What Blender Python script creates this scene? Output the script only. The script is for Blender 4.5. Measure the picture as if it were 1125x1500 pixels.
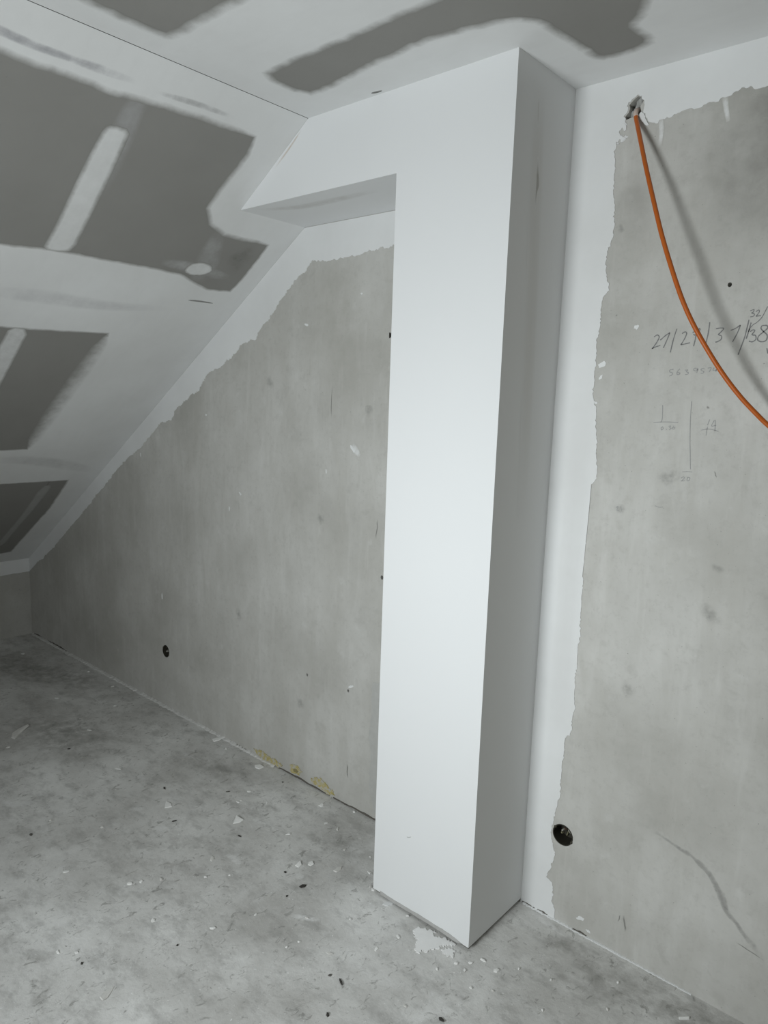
import bpy, bmesh, math, random
from mathutils import Vector, Matrix, Euler
from mathutils.geometry import tessellate_polygon
from mathutils import noise as mnoise

S = bpy.context.scene
COL = S.collection
for o in list(bpy.data.objects):
    bpy.data.objects.remove(o, do_unlink=True)

# ------------------------------------------------------------------ camera
CAM = Vector((1.2527, -1.8722, 1.5678))
ROT = Euler((1.4142, -0.0319, 0.7230), 'XYZ')
FPX = 1050.77                                   # focal length in pixels of the 1125 x 1500 frame
cd = bpy.data.cameras.new('camera')
cd.sensor_fit = 'VERTICAL'; cd.sensor_height = 36.0; cd.lens = FPX / 1500 * 36.0
cd.clip_start = 0.02
cam = bpy.data.objects.new('camera', cd); COL.objects.link(cam)
cam.location = CAM; cam.rotation_euler = ROT
S.camera = cam

# ------------------------------------------------------------------ world, light, exposure
w = bpy.data.worlds.new('world'); S.world = w; w.use_nodes = True
w.node_tree.nodes['Background'].inputs[0].default_value = (0.6, 0.7, 0.8, 1)
w.node_tree.nodes['Background'].inputs[1].default_value = 0.02
ld = bpy.data.lights.new('work_light', 'AREA'); ld.shape = 'DISK'; ld.size = 0.6
ld.energy = 46; ld.color = (0.93, 0.985, 1.0); ld.spread = math.radians(141)
lo = bpy.data.objects.new('work_light', ld); COL.objects.link(lo)
lo.location = (0.17, -2.60, 1.15); lo.rotation_euler = (math.radians(90), 0, 0)
S.view_settings.view_transform = 'Standard'; S.view_settings.look = 'None'
S.view_settings.gamma = 1; S.view_settings.use_curve_mapping = False
S.view_settings.exposure = -0.75

# ------------------------------------------------------------------ measured room (metres)
H = 2.4            # flat ceiling
XA, XB, DP = -0.1203, 0.2508, 0.2936     # boxed column: left, right, depth
HL = 2.1807        # underside of the beam
XS, XL = -0.4827, -0.8147                # ridge of slope / beam end on slope
XK, HK = -3.3657, 0.496                  # knee wall
XR, YF = 2.3, -4.0                       # unseen right wall and wall behind the camera
KS = (H - HL) / (XS - XL)
SLEN = math.hypot(XS - XK, H - HK)

RM = ROT.to_matrix()
def ray(u, v):
    return RM @ Vector(((u - 562.5) / FPX, -(v - 750) / FPX, -1))

class Frame:
    """a flat surface: origin, two axes along it, normal into the room"""
    def __init__(s, o, a, b, n):
        s.o, s.a, s.b, s.n = Vector(o), Vector(a).normalized(), Vector(b).normalized(), Vector(n).normalized()
    def p(s, x, y, h=0.0):
        return s.o + s.a * x + s.b * y + s.n * h
    def at(s, u, v):
        d = ray(u, v); t = (s.o - CAM).dot(s.n) / d.dot(s.n); q = CAM + d * t - s.o
        return (q.dot(s.a), q.dot(s.b))
    def pts(s, L):
        return [s.at(*q) for q in L]

F_WALL = Frame((0, 0, 0), (1, 0, 0), (0, 0, 1), (0, -1, 0))
F_CEIL = Frame((0, 0, H), (1, 0, 0), (0, 1, 0), (0, 0, -1))
F_FLOOR = Frame((0, 0, 0), (1, 0, 0), (0, 1, 0), (0, 0, 1))
F_SLOPE = Frame((XS, 0, H), (0, 1, 0), (-1, 0, -KS), (KS, 0, -1))
F_KNEE = Frame((XK, 0, 0), (0, 1, 0), (0, 0, 1), (1, 0, 0))
F_SIDE = Frame((XB, 0, 0), (0, 1, 0), (0, 0, 1), (1, 0, 0))
F_FRONT = Frame((0, -DP, 0), (1, 0, 0), (0, 0, 1), (0, -1, 0))
F_SOFF = Frame((0, 0, HL), (1, 0, 0), (0, 1, 0), (0, 0, -1))

# ------------------------------------------------------------------ materials (all procedural, world position)
class NT:
    def __init__(s, name, rough=0.85):
        s.m = bpy.data.materials.new(name); s.m.use_nodes = True
        s.t = s.m.node_tree; s.n = s.t.nodes; s.b = s.n['Principled BSDF']
        s.b.inputs['Roughness'].default_value = rough
        s.b.inputs['Specular IOR Level'].default_value = 0.25
        s.pos = s.n.new('ShaderNodeNewGeometry').outputs['Position']
    def link(s, a, b): s.t.links.new(a, b)
    def noise(s, scale, detail=4, rough=0.55, stretch=None, dist=0.0, off=0.0):
        t = s.n.new('ShaderNodeTexNoise'); t.inputs['Scale'].default_value = scale
        t.inputs['Detail'].default_value = detail; t.inputs['Roughness'].default_value = rough
        t.inputs['Distortion'].default_value = dist
        mp = s.n.new('ShaderNodeMapping'); s.link(s.pos, mp.inputs['Vector'])
        mp.inputs['Location'].default_value = (off, off * 1.7, off * .6)
        if stretch: mp.inputs['Scale'].default_value = stretch
        s.link(mp.outputs[0], t.inputs['Vector'])
        return t.outputs['Fac']
    def ramp(s, fac, stops):
        r = s.n.new('ShaderNodeValToRGB'); e = r.color_ramp.elements
        while len(e) < len(stops): e.new(0.5)
        for k, (p, c) in enumerate(stops):
            e[k].position = p; e[k].color = (c, c, c, 1) if isinstance(c, (int, float)) else (*c, 1)
        s.link(fac, r.inputs[0]); return r.outputs[0]
    def mix(s, fac, a, b, mode='MIX'):
        m = s.n.new('ShaderNodeMix'); m.data_type = 'RGBA'; m.blend_type = mode
        for sock, v in ((m.inputs[0], fac), (m.inputs[6], a), (m.inputs[7], b)):
            if isinstance(v, (int, float)): sock.default_value = v
            elif isinstance(v, tuple): sock.default_value = (*v, 1)
            else: s.link(v, sock)
        return m.outputs[2]
    def math(s, op, a, b=0.0, clamp=False):
        m = s.n.new('ShaderNodeMath'); m.operation = op; m.use_clamp = clamp
        for k, v in enumerate((a, b)):
            if isinstance(v, (int, float)): m.inputs[k].default_value = v
            else: s.link(v, m.inputs[k])
        return m.outputs[0]
    def bump(s, h, strength, dist=0.002):
        b = s.n.new('ShaderNodeBump'); b.inputs['Strength'].default_value = strength
        b.inputs['Distance'].default_value = dist
        s.link(h, b.inputs['Height']); s.link(b.outputs[0], s.b.inputs['Normal'])
    def out(s, c):
        if isinstance(c, tuple): s.b.inputs['Base Color'].default_value = (*c, 1)
        else: s.link(c, s.b.inputs['Base Color'])
        return s.m

def c_white(t):            # white joint compound, slightly uneven
    n = t.noise(2.3, 5, .6)
    c = t.mix(t.ramp(n, [(.3, 0), (.7, 1)]), (.72, .725, .72), (.80, .81, .81))
    st = t.noise(6, 3, .6, stretch=(1, 4, 1), off=3)
    return t.mix(t.ramp(st, [(.5, 0), (.75, .10)]), c, (.60, .60, .60))
def c_paint(t):            # evenly painted white boxing
    n = t.noise(1.5, 3)
    return t.mix(n, (.77, .78, .785), (.80, .81, .815))
def c_board(t):            # grey plasterboard paper
    n = t.noise(5, 5, .6)
    c = t.mix(n, (.255, .25, .235), (.30, .295, .28))
    sp = t.noise(160, 2, .5)
    return t.mix(t.ramp(sp, [(.72, 0), (.76, .25)]), c, (.2, .2, .19))
def c_concrete(t):         # smooth bare render on the gable wall
    n = t.noise(2.2, 7, .62, off=1.3)
    c = t.mix(t.ramp(n, [(.30, 0), (.68, 1)]), (.42, .412, .382), (.61, .605, .578))
    st = t.noise(7, 4, .6, stretch=(1.6, 1, .35), dist=.6, off=5)
    c = t.mix(t.ramp(st, [(.42, 0), (.7, .5)]), c, (.45, .44, .405))
    bl = t.noise(16, 4, .6, off=7, dist=.4)
    c = t.mix(t.ramp(bl, [(.60, 0), (.72, .32)]), c, (.40, .392, .365))
    bl2 = t.noise(13, 4, .6, off=11)
    c = t.mix(t.ramp(bl2, [(.62, 0), (.75, .30)]), c, (.68, .68, .66))
    fn = t.noise(55, 5, .7, off=21)
    c = t.mix(t.ramp(fn, [(.52, 0), (.72, .30)]), c, (.36, .35, .325))
    vs = t.noise(24, 4, .65, off=31, stretch=(1, 1, .12))
    c = t.mix(t.ramp(vs, [(.56, 0), (.74, .22)]), c, (.70, .695, .67))
    sp = t.noise(150, 2, .5, off=2)
    c = t.mix(t.ramp(sp, [(.71, 0), (.75, .6)]), c, (.20, .195, .18))
    return c
def c_floor(t):
    n = t.noise(2.6, 8, .65, off=2.1, dist=.3)
    c = t.mix(t.ramp(n, [(.34, 0), (.66, 1)]), (.53, .522, .50), (.83, .83, .812))
    bl = t.noise(11, 6, .7, off=8, stretch=(1, 1.6, 1))
    c = t.mix(t.ramp(bl, [(.48, 0), (.70, .6)]), c, (.33, .325, .31))
    lt = t.noise(8, 6, .7, off=17, dist=.8)
    c = t.mix(t.ramp(lt, [(.56, 0), (.72, .6)]), c, (.76, .76, .75))
    sc = t.noise(42, 5, .7, off=4, stretch=(1, .6, 1), dist=1.2)
    c = t.mix(t.ramp(sc, [(.58, 0), (.67, .6)]), c, (.22, .215, .2))
    sp = t.noise(95, 3, .6, off=6)
    c = t.mix(t.ramp(sp, [(.67, 0), (.71, .8)]), c, (.85, .85, .84))
    sd = t.noise(120, 3, .6, off=26)
    c = t.mix(t.ramp(sd, [(.71, 0), (.745, .7)]), c, (.12, .115, .105))
    return c
SURF = {'white': c_white, 'paint': c_paint, 'board': c_board, 'concrete': c_concrete, 'floor': c_floor}
MATS = {}
def bump_of(t, key):
    if key == 'concrete': t.bump(t.noise(38, 6, .65), .22, .004)
    elif key == 'floor': t.bump(t.noise(60, 7, .7), .5, .004)
    elif key == 'white': t.bump(t.noise(9, 5, .6), .12, .004)
    elif key == 'board': t.bump(t.noise(220, 2), .06, .001)
    else: t.bump(t.noise(30, 3), .04, .002)
def plain(key):
    if key not in MATS:
        t = NT(key, {'floor': .8, 'paint': .75}.get(key, .88))
        c = SURF[key](t)
        bump_of(t, key)
        MATS[key] = t.out(c)
    return MATS[key]
def feathered(under, over, breakup=.5, nscale=26, seed=0.0):
    """'over' laid thinly on 'under'; mesh attribute f says how thick it lies"""
    key = ('f', under, over, breakup, nscale, seed)
    if key not in MATS:
        t = NT('%s_over_%s' % (over if isinstance(over, str) else 'stain', under), .88)
        a = t.n.new('ShaderNodeAttribute'); a.attribute_name = 'f'; f = a.outputs['Fac']
        n = t.math('SUBTRACT', t.noise(nscale, 6, .65, off=seed), .5)
        band = t.math('MULTIPLY', t.math('MULTIPLY', f, t.math('SUBTRACT', 1.0, f)), 4 * breakup * 2)
        g = t.math('ADD', f, t.math('MULTIPLY', n, band), clamp=True)
        A = SURF[under](t); B = SURF[over](t) if isinstance(over, str) else over
        bump_of(t, under)
        MATS[key] = t.out(t.mix(g, A, B))
    return MATS[key]
def colour(key, c, rough=.8, var=.12, scale=40, spec=.25):
    if key not in MATS:
        t = NT(key, rough); t.b.inputs['Specular IOR Level'].default_value = spec
        lo_ = tuple(x * (1 - var) for x in c); hi = tuple(min(1, x * (1 + var)) for x in c)
        MATS[key] = t.out(t.mix(t.noise(scale, 3), lo_, hi))
    return MATS[key]

# ------------------------------------------------------------------ mesh helpers
def link(name, me, mat, parent=None):
    o = bpy.data.objects.new(name, me); COL.objects.link(o)
    if mat: me.materials.append(mat)
    if parent:
        o.parent = parent
        o.matrix_parent_inverse = parent.matrix_basis.inverted()
    return o
def mesh(name, V, Fc, mat, parent=None, attr=None, smooth=False, origin=None):
    og = Vector(origin) if origin else Vector((0, 0, 0))
    me = bpy.data.meshes.new(name)
    me.from_pydata([tuple(Vector(q) - og) for q in V], [], Fc)
    bm = bmesh.new(); bm.from_mesh(me)
    if attr is None: bmesh.ops.recalc_face_normals(bm, faces=bm.faces)
    bm.to_mesh(me); bm.free()
    if attr is not None:
        a = me.attributes.new('f', 'FLOAT', 'POINT'); a.data.foreach_set('value', attr)
    if smooth:
        for p in me.polygons: p.use_smooth = True
    me.update()
    o = link(name, me, mat, parent)
    if origin:
        if parent: o.matrix_parent_inverse = Matrix.Identity(4); o.location = og - parent.location
        else: o.location = og
    return o
def tag(o, label=None, cat=None, group=None, kind=None):
    if label: o['label'] = label
    if cat: o['category'] = cat
    if group: o['group'] = group
    if kind: o['kind'] = kind
    return o
def empty(name, loc):
    o = bpy.data.objects.new(name, None); COL.objects.link(o); o.location = loc
    o.empty_display_size = .05; return o
def box_vf(x0, x1, y0, y1, z0, z1):
    V = [(x, y, z) for x in (x0, x1) for y in (y0, y1) for z in (z0, z1)]
    return V, [(0, 1, 3, 2), (4, 6, 7, 5), (0, 4, 5, 1), (2, 3, 7, 6), (0, 2, 6, 4), (1, 5, 7, 3)]
def box(name, b, mat, parent=None):
    V, Fc = box_vf(*b); return mesh(name, V, Fc, mat, parent)
def slab(name, fr, poly, h0, h1, mat, parent=None, holes=(), pocket=0.0):
    """prism over a 2D outline on a surface, from height h0 up to h1; holes are cut through or are pockets"""
    loops = [list(poly)] + [list(h) for h in holes]
    V = []; Fc = []; base = []
    for L in loops:
        base.append(len(V)); V += [fr.p(x, y, h1) for x, y in L]
    flat = [Vector((x, y, 0)) for L in loops for x, y in L]
    tri = tessellate_polygon([[Vector((x, y, 0)) for x, y in L] for L in loops])
    up = [tuple(t) for t in tri]
    # orient to the normal
    def orient(t):
        a, b, c = (V[i] for i in t)
        return t if (b - a).cross(c - a).dot(fr.n) > 0 else t[::-1]
    Fc += [orient(t) for t in up]
    m = len(V)
    L0 = loops[0]
    V += [fr.p(x, y, h0) for x, y in L0]; k = len(L0)
    Fc += [(i, (i + 1) % k, m + (i + 1) % k, m + i) for i in range(k)]
    tb = tessellate_polygon([[Vector((x, y, 0)) for x, y in L0]])
    Fc += [tuple(m + i for i in t) for t in tb]
    for hi, L in enumerate(loops[1:]):
        d = pocket[hi] if isinstance(pocket, (list, tuple)) else pocket
        m2 = len(V); b0 = base[hi + 1]; k = len(L)
        V += [fr.p(x, y, h1 - d) for x, y in L]
        Fc += [(b0 + i, b0 + (i + 1) % k, m2 + (i + 1) % k, m2 + i) for i in range(k)]
        if d < h1 - h0 - 1e-6:
            Fc.append(tuple(range(m2, m2 + k)))
    return mesh(name, V, Fc, mat, parent)

def fract(L, amp, step, rng, closed=True, keep=()):
    """roughen an outline; edges whose index is in keep stay straight"""
    out = []; n = len(L)
    for i in range(n if closed else n - 1):
        a = L[i]; b = L[(i + 1) % n]; out.append(a)
        if i in keep: continue
        d = math.hypot(b[0] - a[0], b[1] - a[1]); k = int(d / step)
        if k < 1: continue
        nx, ny = -(b[1] - a[1]) / d, (b[0] - a[0]) / d
        for j in range(1, k + 1):
            f = j / (k + 1)
            s = mnoise.noise(Vector(((a[0] + (b[0] - a[0]) * f) * 28, (a[1] + (b[1] - a[1]) * f) * 28, 3.3))) * 1.1
            e = amp * (s + rng.uniform(-.45, .45)) * min(1, 3 * f, 3 * (1 - f) + .2)
            out.append((a[0] + (b[0] - a[0]) * f + nx * e, a[1] + (b[1] - a[1]) * f + ny * e))
    if not closed: out.append(L[-1])
    return out
def smooth2(L, it=2, closed=True):
    for _ in range(it):
        o = []; n = len(L)
        for i in range(n if closed else n - 1):
            a = L[i]; b = L[(i + 1) % n]
            o.append((a[0] * .75 + b[0] * .25, a[1] * .75 + b[1] * .25)); o.append((a[0] * .25 + b[0] * .75, a[1] * .25 + b[1] * .75))
        L = o if closed else [L[0]] + o + [L[-1]]
    return L
def area2(L):
    return sum(L[i][0] * L[(i + 1) % len(L)][1] - L[(i + 1) % len(L)][0] * L[i][1] for i in range(len(L))) / 2
def offset(L, ws):
    """move an outline inward by ws[i] at each vertex"""
    s = 1 if area2(L) > 0 else -1; n = len(L); out = []
    for i in range(n):
        p, q, r = L[i - 1], L[i], L[(i + 1) % n]
        d1 = Vector((q[0] - p[0], q[1] - p[1])); d2 = Vector((r[0] - q[0], r[1] - q[1]))
        if d1.length < 1e-9: d1 = d2
        if d2.length < 1e-9: d2 = d1
        d1.normalize(); d2.normalize()
        n1 = Vector((-d1.y, d1.x)); n2 = Vector((-d2.y, d2.x)); m = n1 + n2
        if m.length < 1e-6: m = n1.copy()
        m.normalize(); k = min(1 / max(m.dot(n1), .4), 2.0)
        out.append((q[0] + m.x * s * ws[i] * k, q[1] + m.y * s * ws[i] * k))
    return out
def skim(name, fr, outer, holes, h, under, over, parent, breakup=.5, nscale=26):
    """one continuous coat of filler on a surface, with windows where the board shows; each window is
    (outline, feather) and the coat thins out to nothing towards the inside of the window"""
    holes = [(offset(L, [-.5 * q for q in (fw if isinstance(fw, list) else [fw] * len(L))]), fw) for L, fw in holes]
    loops = [list(outer)] + [list(q[0]) for q in holes]
    V = []; A = []; Fc = []; base = []
    for L in loops:
        base.append(len(V)); V += [fr.p(x, y, h) for x, y in L]; A += [1.0] * len(L)
    for t in tessellate_polygon([[Vector((x, y, 0)) for x, y in L] for L in loops]):
        a, b, c = (V[i] for i in t)
        Fc.append(tuple(t) if (b - a).cross(c - a).dot(fr.n) > 0 else tuple(t)[::-1])
    for (L, fw), b0 in zip(holes, base[1:]):
        ws = fw if isinstance(fw, list) else [fw] * len(L)
        K = offset(L, ws); m = len(V); k = len(L)
        V += [fr.p(x, y, h * .25) for x, y in K]; A += [0.0] * k
        for i in range(k):
            q = (b0 + i, b0 + (i + 1) % k, m + (i + 1) % k, m + i)
            nn = (V[q[1]] - V[q[0]]).cross(V[q[2]] - V[q[0]])
            Fc.append(q if nn.dot(fr.n) > 0 else q[::-1])
    return mesh(name, V, Fc, feathered(under, over, breakup, nscale), parent, attr=A)
def smear(name, fr, poly, fw, h, under, over, parent, strength=1.0, breakup=.5, nscale=26):
    """a thin patch that fades at its rim"""
    if isinstance(fw, (int, float)) and len(poly) < 40: poly = smooth2(list(poly), 1)
    h = layer(h); L = list(poly); k = len(L); ws = fw if isinstance(fw, list) else [fw] * k
    K = offset(L, ws); V = [fr.p(x, y, h * .3) for x, y in L] + [fr.p(x, y, h) for x, y in K]
    A = [0.0] * k + [strength] * k; Fc = []
    for i in range(k):
        q = (i, (i + 1) % k, k + (i + 1) % k, k + i)
        nn = (V[q[1]] - V[q[0]]).cross(V[q[2]] - V[q[0]])
        Fc.append(q if nn.dot(fr.n) > 0 else q[::-1])
    for t in tessellate_polygon([[Vector((x, y, 0)) for x, y in K]]):
        a, b, c = (V[k + i] for i in t); t = tuple(k + i for i in t)
        Fc.append(t if (b - a).cross(c - a).dot(fr.n) > 0 else t[::-1])
    return mesh(name, V, Fc, feathered(under, over, breakup, nscale), parent, attr=A)
LAYER = [0]
def layer(h):
    """each thin coat lies a hair above the one put on before it"""
    LAYER[0] += 1; return h + LAYER[0] * .0000015
def soft_patch(name, fr, c, rx, ry, rot, h, under, over, parent, strength, breakup=.5, nscale=14, seed=1, clip=None):
    """round-edged thin patch that fades out over its whole radius"""
    h0 = layer(.00002); h = layer(h * .3); rg = random.Random(seed); n = 32; rings = [0.0, .3, .5, .65, .8, .9, 1.0]; V = []; A = []; Fc = []
    ph = [rg.uniform(0, 6.28) for _ in range(3)]
    for r in rings:
        for k in range(n):
            a = 2 * math.pi * k / n; w_ = 1 + .14 * math.sin(2 * a + ph[0]) + .10 * math.sin(3 * a + ph[1]) + .06 * math.sin(5 * a + ph[2])
            x, y = math.cos(a) * rx * r * w_, math.sin(a) * ry * r * w_
            q = (c[0] + x * math.cos(rot) - y * math.sin(rot), c[1] + x * math.sin(rot) + y * math.cos(rot))
            if clip: q = clip(q)
            V.append(fr.p(q[0], q[1], h0 + (h - h0) * (1 - r))); t = 1 - r; A.append(strength * t * t * (3 - 2 * t) if r > .3 else strength * (.784 + .216 * (1 - r / .3)))
    for i in range(len(rings) - 1):
        for k in range(n):
            q = (i * n + k, i * n + (k + 1) % n, (i + 1) * n + (k + 1) % n, (i + 1) * n + k)
            if i == 0: q = (q[0], q[2], q[3])
            nn = (V[q[1]] - V[q[0]]).cross(V[q[2]] - V[q[0]])
            Fc.append(q if nn.dot(fr.n) > 0 else q[::-1])
    return mesh(name, V, Fc, feathered(under, over, breakup, nscale), parent, attr=A)
def streak(name, fr, px, h, under, over, parent, strength=.6, breakup=.6, nscale=26, ends=True):
    """a drawn-out mark: centre line with half widths (photo px on that surface), fading to both sides and ends"""
    base = .0018 if h >= .002 else .0009 if h >= .0014 else .0004 if h >= .001 else 0.0      # on which coat it lies
    h0 = base + layer(.00002); h = base + layer(.00012); P = catmull([Vector(q) for q in px], 6); V = []; A = []; Fc = []; m = len(P)
    C = [Vector(fr.at(q.x, q.y)) for q in P]
    for i, q in enumerate(P):
        d = C[min(i + 1, m - 1)] - C[max(i - 1, 0)]; d.normalize(); nn = Vector((-d.y, d.x))
        e = Vector(fr.at(q.x + 1, q.y)) - C[i]; g = Vector(fr.at(q.x, q.y + 1)) - C[i]
        hw = q.z * .5 * (e.length + g.length)
        te = min(1, 4 * i / m, 4 * (m - 1 - i) / m) if ends else 1
        for k, f in ((-1, 0), (-.55, .75), (0, 1), (.55, .75), (1, 0)):
            V.append(fr.p(C[i].x + nn.x * hw * k, C[i].y + nn.y * hw * k, h0 + (h - h0) * f)); A.append(f * strength * te)
        if i:
            for j in range(4):
                t = (5 * i - 5 + j, 5 * i - 4 + j, 5 * i + 1 + j, 5 * i + j)
                w_ = (V[t[1]] - V[t[0]]).cross(V[t[2]] - V[t[0]])
                Fc.append(t if w_.dot(fr.n) > 0 else t[::-1])
    return mesh(name, V, Fc, feathered(under, over, breakup, nscale), parent, attr=A)
def tube(name, P, r, mat, parent=None, seg=10, rad=None):
    P = [Vector(p) for p in P]; V = []; Fc = []
    up = Vector((0.13, .9, .37))
    for i, p in enumerate(P):
        t = (P[min(i + 1, len(P) - 1)] - P[max(i - 1, 0)]).normalized()
        a = t.cross(up).normalized(); b = t.cross(a)
        rr = rad[i] if rad else r
        V += [p + a * math.cos(j * 2 * math.pi / seg) * rr + b * math.sin(j * 2 * math.pi / seg) * rr for j in range(seg)]
    for i in range(len(P) - 1):
        for j in range(seg):
            Fc.append((i * seg + j, i * seg + (j + 1) % seg, (i + 1) * seg + (j + 1) % seg, (i + 1) * seg + j))
    Fc.append(tuple(range(seg))); Fc.append(tuple(range((len(P) - 1) * seg, len(P) * seg)))
    return mesh(name, V, Fc, mat, parent, smooth=True)
def catmull(P, n=8):
    P = [Vector(p) for p in P]; Q = [2 * P[0] - P[1]] + P + [2 * P[-1] - P[-2]]; out = []
    for i in range(1, len(Q) - 2):
        a, b, c, d = Q[i - 1:i + 3]
        for k in range(n):
            t = k / n
            out.append(.5 * (2 * b + (c - a) * t + (2 * a - 5 * b + 4 * c - d) * t * t + (3 * b - a - 3 * c + d) * t ** 3))
    out.append(P[-1]); return out
def ellipse(c, rx, ry, n=20, rot=0.0, rng=None, jit=0.0):
    o = []
    for i in range(n):
        a = i * 2 * math.pi / n; k = 1 + (rng.uniform(-jit, jit) if rng else 0)
        x, y = math.cos(a) * rx * k, math.sin(a) * ry * k
        o.append((c[0] + x * math.cos(rot) - y * math.sin(rot), c[1] + x * math.sin(rot) + y * math.cos(rot)))
    return o
R0 = random.Random(7)

# ================================================================== SETTING
floor = box('floor', (XK - .2, XR + .2, YF - .2, .3, -.15, 0), plain('floor'))
tag(floor, 'bare grey concrete floor with scuffs and dust', kind='structure')

# ---- gable wall with its pockets
sock_r = (0.3745, 0.286); sock_l = F_WALL.at(243, 954)
hole_px = [(939, 141), (943, 147), (941, 151), (938, 156), (939.5, 164), (935, 168), (929, 171), (923, 173), (917.5, 176), (916, 171), (921, 165), (923, 159), (922, 154), (928, 147), (934.5, 141)]
broken = F_WALL.pts(hole_px)
drill_px = [(571, 491, 4.0), (559.5, 846, 3.2), (450, 988.5, 2.6), (510, 1012, 2.6), (554, 1018, 4.0), (938.5, 136.5, 1.6), (1069, 417, 2.4)]
drills = [ellipse(F_WALL.at(u, v), r * .0021, r * .0024, 10) for u, v, r in drill_px]
gable = [(XK - .2, -.1), (XR + .2, -.1), (XR + .2, H + .1), (XS, H + .1), (XK - .2, HK - .2 * KS + .1)]
wall = slab('wall_back', F_WALL, gable, -.25, 0, plain('concrete'), None,
            [ellipse(sock_r, .0335, .0335, 28), ellipse(sock_l, .030, .032, 24), broken] + drills,
            [.055, .052, .075] + [.03] * len(drills))
tag(wall, 'grey rendered concrete gable wall behind the white column', kind='structure')

# ---- knee wall, unseen walls
knee = box('wall_left', (XK - .15, XK, YF, 0, 0, HK + .02), plain('concrete'))
tag(knee, 'low knee wall under the sloping ceiling', kind='structure')
WARM = colour('warm_plaster', (.58, .54, .46), .9, .1, 3)
wr = box('wall_right', (XR, XR + .15, YF, 0, 0, H), WARM); tag(wr, 'concrete side wall of the attic room', kind='structure')
wf = box('wall_front', (XK - .15, XR + .15, YF - .15, YF, 0, H + .1), WARM); tag(wf, 'concrete end wall of the attic room', kind='structure')

# ---- flat ceiling: carrier, boards, filler
BT = .0125
ceil = box('ceiling', (XS - .05, XR + .15, YF, 0, H + BT, H + .12), colour('timber_dark', (.10, .09, .08)))
tag(ceil, 'flat plasterboard ceiling with smeared white joint filler', kind='structure')
bx_ = [XS, 1.3, XR]; by_ = [0, -.70, -1.95, -3.2, YF]
for i in range(2):
    for j in range(4):
        box('plasterboard', (bx_[i] + .001, bx_[i + 1] - .001, by_[j + 1] + .001, by_[j] - .001, H, H + BT), plain('board'), ceil)
gA = [(141, 9), (179, 26), (213, 41), (240, 52), (250, 53), (266, 46), (307, 23), (352, -1)]
A2 = F_CEIL.pts(gA)
winA = smooth2([(-.38, -1.72), (-.382, -1.05)] + A2 + [(.15, -.815), (1.15, -.83), (1.15, -1.72)], 1)
gB = [(383, 111), (414, 94), (454, 77), (511, 54), (567, 28), (630, 3)]
gB2 = [(940, 23), (926, 36), (937, 45), (957, 59), (935, 71), (909, 80), (877, 86), (858, 74), (840, 62), (820, 50), (806, 42), (789, 31), (755, 28), (704, 37), (658, 50), (613, 61), (579, 80), (539, 97), (511, 112), (476, 131), (448, 139)]
winB = smooth2(F_CEIL.pts(gB) + [(.42, -.60), (.60, -.62), (.66, -.50), (.60, -.36)] + F_CEIL.pts(gB2), 1)
winC = [(1.45, -1.7), (1.45, -.85), (2.1, -.85), (2.1, -1.7)]
winD = [(-.36, -3.0), (-.36, -2.1), (2.0, -2.1), (2.0, -3.0)]
fwA = .035; fwB = .028
skim('joint_filler', F_CEIL, [(XS + .001, YF), (XR, YF), (XR, 0), (XS + .001, 0)],
     [(fract(winA, .004, .02, R0), fwA), (fract(winB, .005, .02, R0), fwB), (winC, .02), (winD, .02)], .0009, 'board', 'white', ceil, .55)

# ---- sloping ceiling
slope = slab('wall_slope', F_SLOPE, [(YF, -.03), (0, -.03), (0, SLEN + .05), (YF, SLEN + .05)], -.14, -BT, colour('timber_dark', (.1, .09, .08)))
tag(slope, 'sloping plasterboard ceiling with white taped joints over grey boards', kind='structure')
ss = [.0006, .93, 2.20, SLEN]; ys = [[0, -.79, -2.0, -3.2, YF], [0, -.775, -2.0, -3.2, YF], [0, -.245, -1.5, -2.7, YF]]
for i in range(3):
    for j in range(4):
        slab('plasterboard', F_SLOPE, [(ys[i][j + 1] + .001, ss[i] + .001), (ys[i][j] - .001, ss[i] + .001), (ys[i][j] - .001, ss[i + 1] - .001), (ys[i][j + 1] + .001, ss[i + 1] - .001)], -BT, 0, plain('board'), slope)
S1 = [(0, 72), (47, 92), (85, 104), (128, 119), (162, 134), (192, 141), (226, 151), (256, 160), (299, 173), (341, 188), (374, 200),
      (364, 226), (341, 256), (324, 277), (305, 305), (309, 328), (328, 343), (350, 349), (367, 352), (393, 359), (375, 384), (354, 410), (337, 427),
      (303, 424), (264, 402), (213, 391), (149, 380), (98, 370), (60, 364), (0, 358)]
S2 = [(0, 478), (45, 482), (100, 485), (158, 488), (147, 505), (119, 546), (78, 603), (49, 645), (40, 658), (0, 660)]
S3 = [(0, 709), (53, 706), (100, 703), (90, 719), (74, 743), (41, 780), (16, 808), (0, 811)]
def softs(L, table, dflt):
    return L
w1 = F_SLOPE.pts(S1) + [(-1.75, .74), (-1.75, .135)]
w2 = F_SLOPE.pts(S2) + [(-1.75, 2.03), (-1.75, 1.14)]
w3 = F_SLOPE.pts(S3) + [(-1.3, 3.3), (-1.3, 2.37)]
f1 = [.024] * len(w1); f1[10:16] = [.012, .02, .022, .022, .02, .02]; f1[19:23] = [.012] * 4; f1[23:30] = [.014] * 7
f2 = [.014] * len(w2); f2[3:9] = [.012, .06, .08, .08, .06, .012]
f3 = [.014] * len(w3)
def rough_w(L, fw, amp, step):
    O = []; W_ = []
    n = len(L)
    for i in range(n):
        seg = fract([L[i], L[(i + 1) % n]], amp, step, R0, closed=False)[:-1]
        O += seg; W_ += [fw[i] + (fw[(i + 1) % n] - fw[i]) * k / len(seg) for k in range(len(seg))]
    return O, W_
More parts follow.
